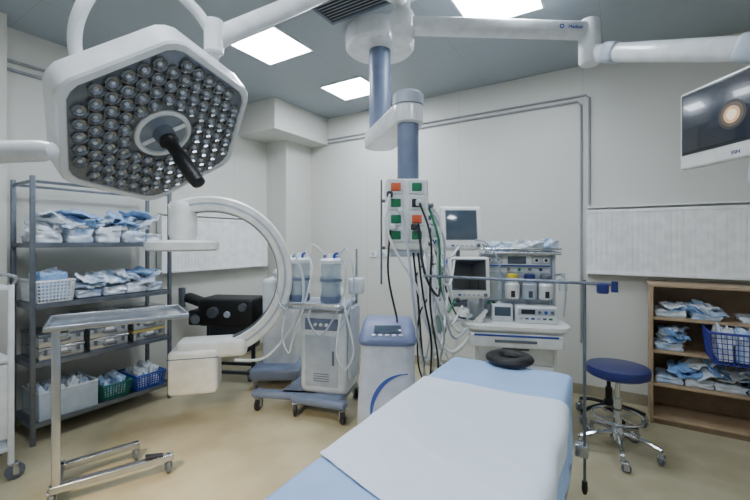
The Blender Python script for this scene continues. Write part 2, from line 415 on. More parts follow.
part('collimator_box',MB(Wm).box(cc+ux*-.12+uz*-.775,(.38,.28,.36),.035,rot=(0,0,yaw)),cream,e)
part('tube_trim_band',MB(Wm).box(cc+ux*-.12+uz*-.655,(.384,.284,.008),.002,rot=(0,0,yaw)),greyB,e)
k=cc+ux*.65
part('arc_carriage',MB(Wm).box(k+un*.13,(.12,.10,.34),.03,rot=(0,0,yaw)).cyl(k+un*.13,(-1.0,4.05,1.15),.06),cream,e)
part('column_body',MB().box((.0,0,.62),(.36,.5,.95),.05),whiteB,e)
part('chassis',MB().box((0,-.05,.16),(.5,.8,.12),.04),greyB,e)
for x,y in((-.2,-.38),(.2,-.38),(-.2,.28),(.2,.28)): castor(e,x,y,.045,wm_=grey)
part('cable',MB(Wm).tube([cc+ux*.70+uz*.2-un*.07,cc+ux*.77+uz*-.05-un*.1,cc+ux*.73+uz*-.35-un*.1,cc+ux*.47+uz*-.69-un*.08,cc+ux*.2+uz*-.70-un*.1],.012,8),whiteB,e)
# black positioning device trolley
e=thing('black_positioning_trolley',(-1.72,4.3,0),math.radians(-8),'bulky black padded patient positioning device on a trolley','medical equipment')
part('padded_body',MB().box((.16,0,.73),(.62,.36,.30),.04,n=3),black,e)
part('lower_housing',MB().box((.18,.02,.46),(.46,.30,.30),.03),dark,e)
part('arm_cushion',MB().box((-.24,-.05,.84),(.28,.16,.09),.04,rot=(0,.3,0)),black,e)
part('side_plate',MB().box((-.20,-.02,.66),(.16,.24,.16),.02),dark,e)
for a,b,r in (((-.36,-.12,.78),(-.36,-.12,.98),.035),((-.2,-.14,.66),(-.14,-.22,.66),.045),((.05,-.18,.74),(.05,-.24,.74),.055),((.38,-.18,.80),(.38,-.23,.80),.04)): part('clamp',MB().cyl(a,b,r),steelD,e)
part('knob',MB().lathe([(0,0),(.03,0),(.035,.01),(.03,.03),(0,.03)],(.2,-.18,.72),(.2,-1,.72),16),greyL,e)
for x in(-.12,.4): part('leg',MB().cyl((x,0,.10),(x,0,.60),.022),dark,e)
boxes('base_bar',[((.14,-.14,.1),(.6,.04,.03)),((.14,.14,.1),(.6,.04,.03)),((-.12,0,.1),(.04,.24,.03)),((.4,0,.1),(.04,.24,.03))],dark,e)
for x in(-.14,.42):
    for y in(-.14,.14): castor(e,x,y,.035,wm_=grey)
# ---------------------------------------------------------------- suction tower cart
e=thing('suction_cart',(-.46,3.52,0),math.radians(-14),'rounded white and grey suction cart with two clear canisters','medical cart')
part('base',MB().box((-.04,0,.155),(.58,.50,.065),.03),greyB,e)
part('base_leg',MB().box((-.28,-.2,.155),(.60,.10,.065),.03,rot=(0,0,.12)),greyB,e)
part('base_leg',MB().box((.06,-.27,.155),(.50,.10,.065),.03,rot=(0,0,-.1)),greyB,e)
for x,y in((-.53,-.24),(.28,-.30),(-.16,-.26),(.24,.22),(-.26,.22)): castor(e,x,y,.058,rz=.5+x,wm_=dark)
part('body',MB().box((.06,.02,.54),(.44,.42,.74),.07,n=2),whiteB,e)
part('door_panel',MB().box((.05,-.188,.47),(.30,.016,.44),.02),greyL,e)
part('door_handle',MB().box((.16,-.202,.5),(.016,.016,.12),.004),grey,e)
part('control_panel',MB().box((.05,-.190,.78),(.30,.014,.10),.008),greyB,e)
for i in range(3): part('control_knob',MB().lathe([(0,0),(.014,0),(.014,.014),(0,.014)],(.0+.05*i,-.196,.78),(.0+.05*i,-1,.78),14),white,e)
part('top_deck',MB().box((-.03,-.02,.93),(.58,.42,.05),.02),greyL,e)
part('side_column',MB().box((.30,-.06,.62),(.05,.22,.62),.022),greyL,e)
for i in range(4): part('vent_slot',MB().box((.05,-.198,.30+i*.02),(.14,.006,.006),.001),grey,e)
lidM=mat('pale_white_lid',(226,233,238),.4); fluid=mat('pale_gel_liner',(180,205,226),.4,alpha=.6)
canM=mat('canister_plastic',(208,224,236),.10,alpha=.5,coat=.5)
for x,y,hh in((-.21,-.06,.34),(.10,-.09,.34),(.02,.12,.30)):
    part('canister_cradle',MB().lathe([(0,0),(.085,0),(.092,.01),(.092,.06),(.086,.06),(.084,.02),(0,.02)],(x,y,.955),None,28),greyB,e)
    part('canister',MB().lathe([(.074,.02),(.080,.03),(.090,hh-.02),(.090,hh)],(x,y,.955),None,28),canM,e)
    part('canister_liner',MB().lathe([(0,.02),(.05,.02),(.062,.05),(.072,hh*.46),(0,hh*.48)],(x,y,.957),None,20),fluid,e)
    part('canister_lid',MB().lathe([(0,0),(.098,0),(.098,.03),(.078,.045),(.03,.05),(.022,.09),(0,.09)],(x,y,.955+hh),None,28),lidM,e)
    part('canister_ring',MB().lathe([(.089,0),(.098,0),(.098,.025),(.089,.025),(.089,0)],(x,y,1.14),None,28),greyB,e)
    part('lid_elbow',MB().tube([(x+.04,y-.03,.955+hh+.035),(x+.05,y-.04,.955+hh+.08),(x+.09,y-.06,.955+hh+.09)],.012,8),blue,e)
    part('lid_port',MB().cyl((x-.05,y-.02,.955+hh+.03),(x-.05,y-.02,.955+hh+.075),.013),greyB,e)
part('handle',MB().tube([(-.2,-.22,.92),(-.2,-.3,.96),(.24,-.3,.96),(.24,-.22,.92)],.011,8),steel,e)
for i,pts in enumerate(([(-.12,-.12,1.385),(-.03,-.2,1.25),(-.06,-.3,.95),(-.15,-.3,.7),(-.2,-.3,.55),(-.27,-.28,.7),(-.24,-.24,.93)],
           [(.19,-.15,1.385),(.27,-.2,1.25),(.26,-.28,1.0),(.1,-.32,.72),(-.02,-.3,.85),(-.0,-.25,.95)],
           [(-.26,-.08,1.37),(-.32,-.16,1.30),(-.34,-.22,1.1),(-.3,-.26,.95),(-.22,-.26,.9)],
           [(.05,-.11,1.37),(-.04,-.14,1.46),(-.12,-.12,1.42),(-.12,-.12,1.39)],
           [(.11,.06,1.345),(.22,-.02,1.42),(.31,-.1,1.2),(.30,-.2,.9),(.2,-.3,.7)],
           [(.24,-.2,1.1),(.3,-.28,.9),(.36,-.26,.6),(.30,-.3,.45),(.24,-.34,.6),(.26,-.3,.9)])):
    part('suction_hose',MB().tube(pts,.008,8),[whiteB,greyL,clear,white,greyL,white][i],e)
part('accessory_box',MB().box((.29,.05,1.09),(.12,.12,.14),.015),whiteB,e)
part('accessory_pole',MB().cyl((.27,.12,.92),(.27,.12,1.42),.012),steel,e)
# ---------------------------------------------------------------- floor unit
e=thing('patient_warming_unit',(.10,3.0,0),math.radians(-4),'curved pale lavender floor-standing unit with blue crescent emblem','medical equipment')
lav=mat('lavender_plastic',(214,219,232),.38); lavD=mat('slate_blue_plastic',(112,124,160),.4)
def prof(w,y0,y1,z,r=.05,n=6):
    o=[]
    for (cx,cy,a0) in((w/2-r,y1-r,0),(-w/2+r,y1-r,90),(-w/2+r,y0+r,180),(w/2-r,y0+r,270)):
        for k in range(n+1):
            a=math.radians(a0+90*k/n); o.append((cx+r*math.cos(a),cy+r*math.sin(a),z))
    return o
FY=[(.07,.38,-.19),(.10,.43,-.225),(.18,.44,-.235),(.28,.435,-.232),(.38,.425,-.222),(.48,.41,-.208),(.58,.40,-.195),(.68,.40,-.187),(.74,.41,-.19)]
part('body',MB().rings([prof(w_,y_,.2,z_,.09) for z_,w_,y_ in FY]),lav,e)
part('head',MB().rings([prof(.42,-.195,.21,.735,.08),prof(.43,-.2,.21,.76,.08),prof(.42,-.185,.2,.79,.08),prof(.37,-.06,.19,.875,.05),prof(.33,0,.16,.89,.03)]),lavD,e)
part('control_display',MB().box((0,-.125,.842),(.20,.012,.07),.004,rot=(-.93,0,0)),screenG,e)
for i in range(5): part('button',MB().box((-.10+.05*i,-.165,.806),(.028,.012,.016),.003,rot=(-.93,0,0)),white,e)
def fy(z):
    for (a,_,ya),(b,_,yb_) in zip(FY,FY[1:]):
        if a<=z<=b: return ya+(yb_-ya)*(z-a)/(b-a)
    return -.23
rs=[]
for i in range(33):
    t=i/32; a=math.radians(200-110*t); wd=.002+.013*math.sin(math.pi*min(1,t*1.05))**1.2; x=.15+.26*math.cos(a); z=.27+.27*math.sin(a)
    nx_,nz_=math.cos(a),math.sin(a)
    za,zb=z-wd*nz_,z+wd*nz_
    rs.append([(x-wd*nx_,fy(za)-.004,za),(x+wd*nx_,fy(zb)-.004,zb),(x+wd*nx_,fy(zb)+.012,zb),(x-wd*nx_,fy(za)+.012,za)])
part('crescent_emblem',MB().rings(rs),mat('emblem_blue',(70,96,180),.4),e)
for x in(-.16,.16):
    for y in(-.14,.14): castor(e,x,y,.028,wm_=grey)
# ---------------------------------------------------------------- operating table
TR=math.radians(-31)
e=thing('operating_table',(.172,1.158,0),TR,'operating table covered with a pale blue surgical drape','operating table')
part('table_base',MB().box((0,.15,.07),(.45,.95,.14),.04),steel,e)
part('pedestal',MB().box((0,.2,.4),(.26,.3,.6),.03),steel,e)
part('table_frame',MB().box((0,0,.66),(.5,1.9,.05),.01),steelD,e)
part('side_rail',MB().box((.302,.1,.50),(.012,1.5,.03),.002),steel,e)
part('mattress',MB().box((0,0,.75),(.54,1.94,.14),.04),black,e)
def dd(p):
    k=max(0,min(1,(.08-p.z)/.2)); 
    w=.012*math.sin(p.y*13+math.sin(p.y*5)*2)+.004*math.sin(p.y*37)
    sx=1 if p.x>0 else -1; sy=1 if p.y>0 else -1
    o=Vector((0,0,0))
    if abs(p.x)>.26: o.x=sx*k*(w+.006)
    if abs(p.y)>.98: o.y=sy*k*(.008*math.sin(p.x*40))
    if p.z>.1: o.z=.004*noise.noise(Vector((p.x*7,p.y*6,1)))-.004*abs(noise.noise(Vector((p.x*9+p.y*3,p.y*5,4))))
    if p.z<-.1: o.z=.03*math.sin(p.y*3+.5)+.012*math.sin(p.y*11)
    return o
g=MB().box((0,0,.70),(.60,2.02,.32),.028,n=(18,90,12),disp=dd)
part('surgical_drape',g,clothB,e,'pale blue drape hanging over the table sides',ang=80)
g=MB(); nx,ny=34,80; rows=[]
for j in range(ny+1):
    row=[]
    for i in range(nx+1):
        s=i/nx*.70; y=.60-(.60+.17)*j/ny - (.33*s*(j/ny)) +.02*s*(1-j/ny)
        if s<.570: x=-.292+s; z=.865
        elif s<.615: a=(s-.570)/.045*math.pi/2; x=.278+.034*math.sin(a); z=.865-.024*(1-math.cos(a))
        else: x=.318+.004*math.sin(y*19); z=.841-(s-.615)
        z+=.006*noise.noise(Vector((x*6,y*5,3)))+.007*max(0,.5-abs(noise.noise(Vector((x*5+y*4,y*3-x*2,8))))*5)
        row.append(Vector((x,y,z)))
    rows.append(row)
vs=[v for r in rows for v in r]; fs=[(j*(nx+1)+i,(j+1)*(nx+1)+i,(j+1)*(nx+1)+i+1,j*(nx+1)+i+1) for j in range(ny) for i in range(nx)]
o=len(vs); vs2=vs+[v-Vector((0,0,.002)) for v in vs]; fs2=fs+[tuple(reversed([k+o for k in f])) for f in fs]
g.add(vs2,fs2)
sheet=solo('white_sheet',g,clothW,(.172,1.158,0),TR,'white absorbent sheet with soft creases on the blue drape','sheet',ang=80)
g=MB(); rp=[(.082*math.cos(a),.082*math.sin(a),.024) for a in [2*math.pi*i/20 for i in range(20)]]
g.tube(rp,.038,14,closed=True,flat=.62,up=(0,0,1)); solo('head_ring_cushion',g,black,(.70,2.03,.861),0,'black ring-shaped gel head cushion on the blue drape','cushion')
e=thing('anesthesia_screen_frame',(1.0,1.86,.3),0,'thin steel screen frame clamped beside the operating table','frame')
Wm=wm(e)
part('upright_rod',MB(Wm).cyl((1.0,1.86,.30),(1.0,1.86,1.31),.007,n=10),steelD,e)
part('cross_rod',MB(Wm).cyl((1.09,1.80,1.295),(.28,2.24,1.295),.008,n=10),steelD,e)
part('blue_clamp',MB(Wm).box((1.06,1.815,1.275),(.05,.03,.05),.01,rot=(0,0,TR)),blueN,e)
part('clamp_screw',MB(Wm).cyl((1.1,1.79,1.26),(1.1,1.79,1.31),.014),blueN,e)
part('rail_clamp',MB(Wm).box((.985,1.86,.50),(.06,.05,.06),.008,rot=(0,0,TR)),steel,e)
part('foot_tip',MB(Wm).lathe([(0,0),(.009,.0),(.014,.02),(.012,.06),(0,.06)],(1.0,1.86,.29),None,12),black,e)
# ---------------------------------------------------------------- ceiling pendant
e=thing('ceiling_supply_pendant',(.04,3.2,H),0,'ceiling-mounted medical supply pendant with grey columns and white arm','ceiling pendant')
Wm=wm(e)
part('ceiling_flange',MB(Wm).lathe([(0,H),(.28,H),(.285,H-.03),(.28,H-.13),(.26,H-.15),(.1,H-.15),(0,H-.15)],(.04,3.2,0),None,48),white,e)
part('upper_column',MB(Wm).cyl((.04,3.2,H-.15),(.04,3.2,2.36),.088,n=32),greyB,e)
p0=Vector((.04,3.2,0)); p1=Vector((.216,2.55,0)); dr=(p1-p0).normalized(); sd=Vector((-dr.y,dr.x,0))
ro=[]
for k in range(13):
    a=math.pi/2+math.pi*k/12; ro.append(p0+(dr*math.cos(a)+sd*math.sin(a))*.125)
for k in range(13):
    a=-math.pi/2+math.pi*k/12; ro.append(p1+(dr*math.cos(a)+sd*math.sin(a))*.10)
def rg(z,k): c=(p0+p1)/2; return [c+(p-c)*k+Vector((0,0,z)) for p in ro]
part('horizontal_arm',MB(Wm).rings([rg(2.25,.95),rg(2.26,1),rg(2.36,1),rg(2.375,.96)]),white,e)
part('joint_cover',MB(Wm).lathe([(0,2.46),(.08,2.46),(.1,2.44),(.1,2.375),(0,2.375)],(.216,2.55,0),None,32),greyL,e)
part('lower_column',MB(Wm).cyl((.216,2.55,2.26),(.216,2.55,1.88),.07,n=32),greyB,e)
part('service_head',MB(Wm).box((.20,2.55,1.66),(.27,.24,.45),.02),cream,e)
fx=2.55-.122
for i in range(4):
    for j in range(2):
        x=.13+.13*j; z=1.83-.1*i
        part('socket_frame',MB(Wm).box((x,fx-.003,z),(.10,.01,.085),.004),whiteB,e)
        part('power_socket',MB(Wm).box((x,fx-.009,z),(.062,.012,.052),.006).cyl((x,fx-.012,z),(x,fx-.018,z),.02),[orange,green,green,dark,green,orange,green,green][i*2+j],e)
for i,(x,z,m) in enumerate(((.09,1.78,dark),(.16,1.68,whiteB),(.24,1.58,dark),(.11,1.58,whiteB),(.27,1.73,whiteB))):
    part('power_plug',MB(Wm).box((x,fx-.035,z),(.04,.045,.04),.012),m,e)
for i in range(5): part('gas_outlet',MB(Wm).cyl((.335,2.47+.04*i,1.72),(.37,2.47+.04*i,1.72),.014),steelD,e)
part('equipment_rail',MB(Wm).box((.04,2.47,1.55),(.012,.012,.66),.002).box((.052,2.5,1.75),(.03,.02,.02),.002).box((.052,2.5,1.45),(.03,.02,.02),.002),steelD,e)
part('service_head_bottom',MB(Wm).box((.20,2.55,1.42),(.22,.2,.05),.012),greyL,e)
cab=[(black,[(.24,2.45,1.42),(.27,2.42,1.1),(.3,2.5,.8),(.36,2.7,.45),(.4,2.8,.2)]),
 (black,[(.27,2.45,1.42),(.30,2.42,1.15),(.36,2.5,.85),(.38,2.7,.5),(.4,2.9,.2)]),
 (greyL,[(.16,fx-.05,1.68),(.2,2.30,1.4),(.25,2.4,1.0),(.33,2.6,.6),(.38,2.8,.3)]),
 (black,[(.27,fx-.05,1.73),(.33,2.30,1.5),(.34,2.4,1.1),(.42,2.6,.7),(.45,2.8,.4)]),
 (white,[(.3,2.5,1.5),(.42,2.5,1.15),(.5,2.6,.95),(.56,2.8,.9),(.66,2.95,1.0)]),
 (white,[(.32,2.5,1.5),(.38,2.5,1.0),(.44,2.6,.78),(.5,2.8,.9),(.55,2.95,1.1)]),
 (white,[(.09,fx-.05,1.78),(.06,2.32,1.6),(.14,2.34,1.4),(.26,2.4,1.2),(.36,2.5,.9),(.4,2.7,.6)]),
 (greyL,[(.28,2.48,1.42),(.35,2.45,1.2),(.45,2.55,.9),(.45,2.75,.6),(.48,2.9,.3)]),
 (green,[(.34,2.5,1.72),(.40,2.45,1.5),(.42,2.5,1.2),(.5,2.7,1.0),(.6,2.95,1.05)]),
 (black,[(.1,2.43,1.6),(.08,2.38,1.3),(.14,2.5,1.0),(.16,2.9,.90)]),
 (dark,[(.27,2.42,1.6),(.3,2.36,1.3),(.4,2.45,1.15),(.42,2.6,1.35),(.4,2.7,1.5)]),
 (white,[(.36,2.51,1.72),(.42,2.5,1.6),(.40,2.5,1.3),(.5,2.62,1.2),(.58,2.85,1.35)]),
 (white,[(.34,2.55,1.55),(.42,2.6,1.42),(.52,2.7,1.38),(.62,2.9,1.45)]),
 (greyL,[(.36,2.6,1.72),(.46,2.6,1.5),(.46,2.6,1.1),(.56,2.8,.8),(.7,2.9,.85)])]
for m,p in cab: part('cable',MB(Wm).tube(p,.0065 if m is black else .008,8),m,e)
# ---------------------------------------------------------------- anaesthesia machine
e=thing('anesthesia_machine',(1.12,3.25,0),math.radians(-12),'white anesthesia workstation with monitors, drawers and breathing hoses','anesthesia machine')
part('base',MB().box((0,0,.14),(.74,.6,.1),.03),greyL,e)
for x,y in((-.32,-.25),(.32,-.25),(-.32,.25),(.32,.25)): castor(e,x,y,.045,wm_=grey)
part('cabinet',MB().box((.02,.05,.5),(.62,.46,.62),.02),cream,e)
for i in range(3):
    d=part('drawer',MB().box((.02,-.19,.28+i*.165),(.56,.03,.15),.01),white,e)
    part('drawer_handle',MB().box((.02,-.212,.32+i*.165),(.2,.02,.02),.005),grey,d)
part('worktop',MB().rings([prof(.74,-.34,.28,.80,.1),prof(.80,-.38,.28,.83,.12),prof(.80,-.38,.28,.855,.12),prof(.78,-.36,.27,.865,.11)]),cream,e)
part('worktop_lip',MB().box((0,-.33,.745),(.68,.06,.11),.02),white,e)
part('lip_handle',MB().box((0,-.366,.745),(.3,.014,.02),.005),grey,e)
part('blue_trim',MB().box((0,-.363,.785),(.6,.008,.014),.002),blue,e)
part('upper_body',MB().box((.04,.06,1.12),(.54,.34,.52),.02),whiteB,e)
part('side_pillar',MB().box((-.235,-.08,1.12),(.03,.10,.52),.008),greyL,e)
part('side_pillar',MB().box((.315,-.08,1.12),(.03,.10,.52),.008),greyL,e)
part('recess_panel',MB().box((.04,-.112,1.06),(.50,.006,.36),.002),greyL,e)
part('upper_drawer',MB().box((.04,-.12,1.335),(.5,.03,.09),.008),white,e)
part('blue_trim',MB().box((.04,-.137,1.295),(.5,.006,.012),.002),blue,e)
for i,x in enumerate((-.14,.04,.22)):
    part('display_module',MB().box((x,-.138,1.34),(.14,.012,.06),.005),[greyL,screenG,greyL][i],e)
    if i!=1:
        for j in(-1,1): part('small_gauge',MB().cyl((x+j*.035,-.14,1.34),(x+j*.035,-.152,1.34),.02),white,e); part('gauge_dial',MB().cyl((x+j*.035,-.152,1.34),(x+j*.035,-.154,1.34),.013),dark,e)
part('flowmeter_block',MB().box((-.14,-.135,1.13),(.14,.04,.22),.008),clear,e)
for i,x in enumerate((-.18,-.14,-.10)):
    part('flow_tube',MB().cyl((x,-.14,1.05),(x,-.14,1.23),.008),[green,yellow,whiteB][i],e)
    part('flow_knob',MB().cyl((x,-.15,1.0),(x,-.18,1.0),.013),[green,dark,whiteB][i],e)
for i,x in enumerate((.0,.13,.25)):
    part('vaporizer',MB().lathe([(0,0),(.05,0),(.055,.02),(.055,.11),(.045,.12),(.045,.15),(.03,.16),(0,.16)],(x,-.165,1.04),None,24),[cream,greyL,white][i],e)
    part('vaporizer_dial',MB().lathe([(0,0),(.042,0),(.042,.03),(.03,.04),(0,.04)],(x,-.165,1.195),None,24),[yellow,blueN,grey][i],e)
    part('vaporizer_window',MB().box((x,-.221,1.08),(.03,.006,.05),.002),[dark,screenG,dark][i],e)
for i in range(4): part('manifold_knob',MB().cyl((-.02+.08*i,-.115,1.265),(-.02+.08*i,-.135,1.265),.011),[grey,green,grey,blueN][i],e)
part('bellows_chamber',MB().lathe([(0,0),(.07,0),(.07,.14),(.05,.17),(0,.18)],(-.28,-.16,.865),None,24),clear,e)
g=MB(); pr=[(0,0)]
for i in range(8): pr+=[(.055,i*.014),(.042,i*.014+.007)]
pr+=[(0,.11)]; g.lathe(pr,(-.28,-.16,.87),None,24); part('bellows',g,dark,e)
part('control_box',MB().box((.16,-.2,.93),(.3,.16,.13),.012),white,e)
part('control_strip',MB().box((.16,-.283,.955),(.26,.006,.05),.002),greyL,e)
part('control_display',MB().box((.10,-.287,.957),(.10,.004,.035),.001),dark,e)
for i in range(3): part('control_knob',MB().lathe([(0,0),(.012,0),(.012,.012),(0,.012)],(.18+.045*i,-.286,.955),(.18+.045*i,-1.3,.955),12),blue if i%2 else grey,e)
for i in range(6): part('control_button',MB().box((.05+.042*i,-.284,.905),(.026,.008,.014),.002),[greyL,grey,blue,greyL,grey,green][i],e)
part('side_module',MB().box((-.08,-.18,.93),(.16,.12,.13),.01),whiteB,e)
part('side_module_screen',MB().box((-.08,-.243,.945),(.12,.006,.07),.002),screenG,e)
part('top_shelf',MB().box((.06,.02,1.395),(.6,.42,.025),.006),steel,e)
part('shelf_rail',MB().tube([(-.24,-.18,1.43),(.36,-.18,1.43),(.36,.2,1.43)],.006,6,smooth=False),steel,e)
part('oxygen_flask',MB().lathe([(0,0),(.03,0),(.032,.01),(.032,.09),(.014,.11),(.014,.14),(0,.14)],(.385,-.12,1.1),None,16),clear,e)
part('side_hose_arm',MB().tube([(.33,0,1.2),(.40,-.05,1.22),(.41,-.1,1.1),(.39,-.12,.9)],.008,8),greyL,e)
def monitor(e,c,w,h,rz,scr,tilt=0,body=white,dp=.07,k=.74):
    M=Matrix.Translation(c)@Matrix.Rotation(rz,4,'Z')@Matrix.Rotation(tilt,4,'X')
    part('monitor_housing',MB(M).box((0,dp/2-.03,0),(w,dp,h),.025).box((0,dp-.01,0),(w*.75,dp*.8,h*.75),.03),body,e)
    part('monitor_bezel',MB(M).box((0,-.030,.02),(w*(k+.05),.006,h*(k-.01)),.003),grey,e)
    part('monitor_screen',MB(M).box((0,-.034,.02),(w*k,.005,h*(k-.06)),.001),scr,e)
    for i in range(5): part('monitor_button',MB(M).box((-w*.22+w*.11*i,-.032,-h*.42),(w*.07,.006,.014),.002),blue if i==0 else greyL,e)
    part('monitor_knob',MB(M).lathe([(0,0),(.014,0),(.014,.014),(0,.014)],(w*.38,-.03,-h*.42),Vector((w*.38,-1,-h*.42)),14),grey,e)
monitor(e,(-.40,-.12,1.60),.35,.36,math.radians(16),screenG,-.14,cream,.13,.70)
monitor(e,(-.34,-.30,1.21),.32,.32,math.radians(6),screenD,-.12,cream,.08,.76)
part('monitor_arm',MB().cyl((-.42,-.0,.95),(-.42,-.0,1.6),.018).box((-.36,0,.95),(.2,.06,.04),.01).box((-.38,-.12,1.22),(.05,.3,.04),.01).box((-.22,.06,1.22),(.36,.04,.04),.01),steelD,e)
for z,m in((1.68,whiteB),(1.57,greyL),(1.46,whiteB)):
    part('syringe_pump',MB().box((-.66,-.02,z),(.15,.12,.095),.012),m,e)
    part('pump_display',MB().box((-.68,-.083,z+.01),(.08,.006,.04),.002),screenG,e)
part('pump_pole',MB().cyl((-.64,.06,.2),(-.64,.06,1.78),.013).box((-.48,.05,.98),(.3,.03,.03),.004).box((-.49,.05,.2),(.3,.04,.04),.004),steel,e)
def corr(pts,r,m,nm='breathing_hose'):
    P=[Vector(p) for p in pts]; Q=[]
    for i in range(len(P)-1):
        a=P[max(i-1,0)];b=P[i];c=P[i+1];d=P[min(i+2,len(P)-1)]
        for k in range(18):
            t=k/18; Q.append(.5*((2*b)+(c-a)*t+(2*a-5*b+4*c-d)*t*t+(3*b-a-3*c+d)*t**3))
    vs=[];fs=[];n=10;pr=None
    for i,p in enumerate(Q):
        t=(Q[min(i+1,len(Q)-1)]-Q[max(i-1,0)]).normalized()
        x=t.orthogonal() if pr is None else pr-t*pr.dot(t); x.normalize(); pr=x; y=t.cross(x); rr=r*(1 if i%2 else .8)
        for k in range(n): vs.append(p+x*rr*math.cos(2*math.pi*k/n)+y*rr*math.sin(2*math.pi*k/n))
    for i in range(len(Q)-1):
        for k in range(n): fs.append((i*n+k,i*n+(k+1)%n,(i+1)*n+(k+1)%n,(i+1)*n+k))
    fs+= [tuple(range(n)),tuple((len(Q)-1)*n+k for k in range(n))]
    part(nm,MB().add(vs,fs),m,e)
corr([(-.2,-.25,.95),(-.4,-.36,.8),(-.52,-.34,1.0),(-.58,-.3,1.35),(-.62,-.2,1.40),(-.68,-.2,1.2),(-.66,-.25,.8),(-.5,-.35,.62)],.018,cream)
corr([(-.22,-.28,.92),(-.45,-.38,.65),(-.6,-.34,.85),(-.66,-.3,1.2),(-.7,-.2,1.38),(-.76,-.2,1.1),(-.72,-.25,.7)],.018,cream)
corr([(-.3,-.2,.9),(-.5,-.40,.9),(-.6,-.4,1.15),(-.54,-.36,1.3),(-.48,-.34,1.1),(-.56,-.36,.7),(-.66,-.34,.55)],.016,whiteB)
for p,m in(([(-.66,-.1,1.45),(-.72,-.2,1.2),(-.62,-.3,.7),(-.5,-.3,.5),(-.4,-.25,.8)],white),([(-.56,-.05,1.6),(-.54,-.3,1.3),(-.6,-.35,.9),(-.66,-.3,.6),(-.7,-.25,.4)],greyL),([(-.4,-.1,1.45),(-.5,-.3,1.3),(-.46,-.36,1.0),(-.56,-.3,.75),(-.48,-.2,.5)],white),([(-.6,-.1,1.3),(-.74,-.2,1.25),(-.76,-.2,.9),(-.7,-.2,.5)],dark),([(-.36,-.05,1.5),(-.2,-.2,1.48),(-.1,-.2,1.3),(-.1,-.15,1.1)],greyL),
           ([(-.7,-.05,1.6),(-.76,-.15,1.5),(-.76,-.25,1.1),(-.66,-.3,.8),(-.58,-.3,.6)],whiteB),([(-.5,-.1,1.2),(-.6,-.3,1.1),(-.72,-.3,.9),(-.74,-.2,.5),(-.68,-.2,.3)],black),([(-.6,-.08,1.5),(-.66,-.25,1.3),(-.56,-.34,1.2),(-.5,-.3,1.35)],blue),
           ([(-.44,-.2,1.4),(-.52,-.36,1.2),(-.44,-.4,.95),(-.36,-.36,.9)],dark),([(-.68,-.08,1.55),(-.62,-.3,1.45),(-.5,-.34,1.15),(-.58,-.36,.95),(-.46,-.38,.88)],white)):
    part('monitor_cable',MB().tube(p,.007,6),m,e)
part('reservoir_bag',MB().lathe([(0,0),(.03,.01),(.055,.08),(.05,.14),(.018,.2),(.018,.24),(0,.24)],(-.56,-.32,.72),None,18),mat('green_rubber_bag',(120,150,140),.5),e)
mx=Matrix.Translation((1.12,3.25,0))@Matrix.Rotation(math.radians(-12),4,'Z')
for i,(x,y,s) in enumerate([(-.09,0,(.2,.26,.07)),(.13,-.02,(.19,.26,.08)),(.3,.02,(.12,.2,.09))]):
    p=mx@Vector((x,y,1.41)); pack(p.x,p.y,p.z,s,packM if i!=1 else packW,-.2,'crumpled drape lying on the anesthesia workstation','packs on the anesthesia workstation',amp=.3,base=1)
# ---------------------------------------------------------------- bookcase
e=thing('wooden_bookcase',R(.22,3.91),A,'light brown beech laminate open bookcase against the wall','bookcase')
BW,BD,BH=1.05,.34,1.14
for x in(.01,BW-.01): part('side_panel',MB().box((x,BD/2,BH/2),(.02,BD,BH),.002),wood,e)
part('top_panel',MB().box((BW/2,BD/2,BH-.01),(BW+.02,BD+.01,.022),.002),wood,e)
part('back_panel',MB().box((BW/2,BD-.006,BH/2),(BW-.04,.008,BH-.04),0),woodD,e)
BS=[.06,.33,.6,.87]
for z in BS: part('shelf',MB().box((BW/2,BD/2-.004,z-.01),(BW-.04,BD-.02,.02),.002),wood,e)
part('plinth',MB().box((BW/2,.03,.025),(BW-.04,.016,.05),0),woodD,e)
for z,rowl in ((.87,[(.14,.2,.06,1),(.36,.18,.05,2),(.66,.18,.05,1)]),(.6,[(.13,.19,.07,2)]),(.33,[(.13,.18,.06,2),(.32,.18,.07,1),(.51,.18,.06,1),(.70,.18,.07,0),(.89,.18,.06,2)])):
    for (x,w,h,k) in rowl: pack(.22+x,4.07,z,(w,.22,h),ms[k],0,lf[k]+' pack on a wooden shelf','packs in the wooden bookcase',amp=.16,n=10)
def heapB(xa,xb,Z,h,n):
    for i in range(n):
        k=random.choice([0,0,1,1,2,2]); X=xa+(xb-xa)*((i*.618+.2)%1)
        packet(X,random.uniform(4.00,4.06),Z+h*i/n,(.18*random.uniform(.7,1.1),.2*random.uniform(.8,1.1),.022),ms[k],(random.uniform(-.05,.4),random.uniform(-.35,.35)),random.uniform(-.5,.5),lw[k]+' piled on a wooden shelf','loose packets in the wooden bookcase')
heapB(.36,.66,.945,.03,5); heapB(.36,.40,.70,.08,5); heapB(.36,1.12,.43,.09,14)
basket(.80,3.85,.604,(.48,.36,.225),violet,'large navy wire basket overfilled with white packages',name='wire_basket',wire=True)
for i in range(4): pack(.655+.098*i,3.85,.62,(.085,.27,.24-.02*(i%2)),[packW,packM][i%2],0,'packaged supplies standing in a wire basket','packages in the wire basket',amp=.18)
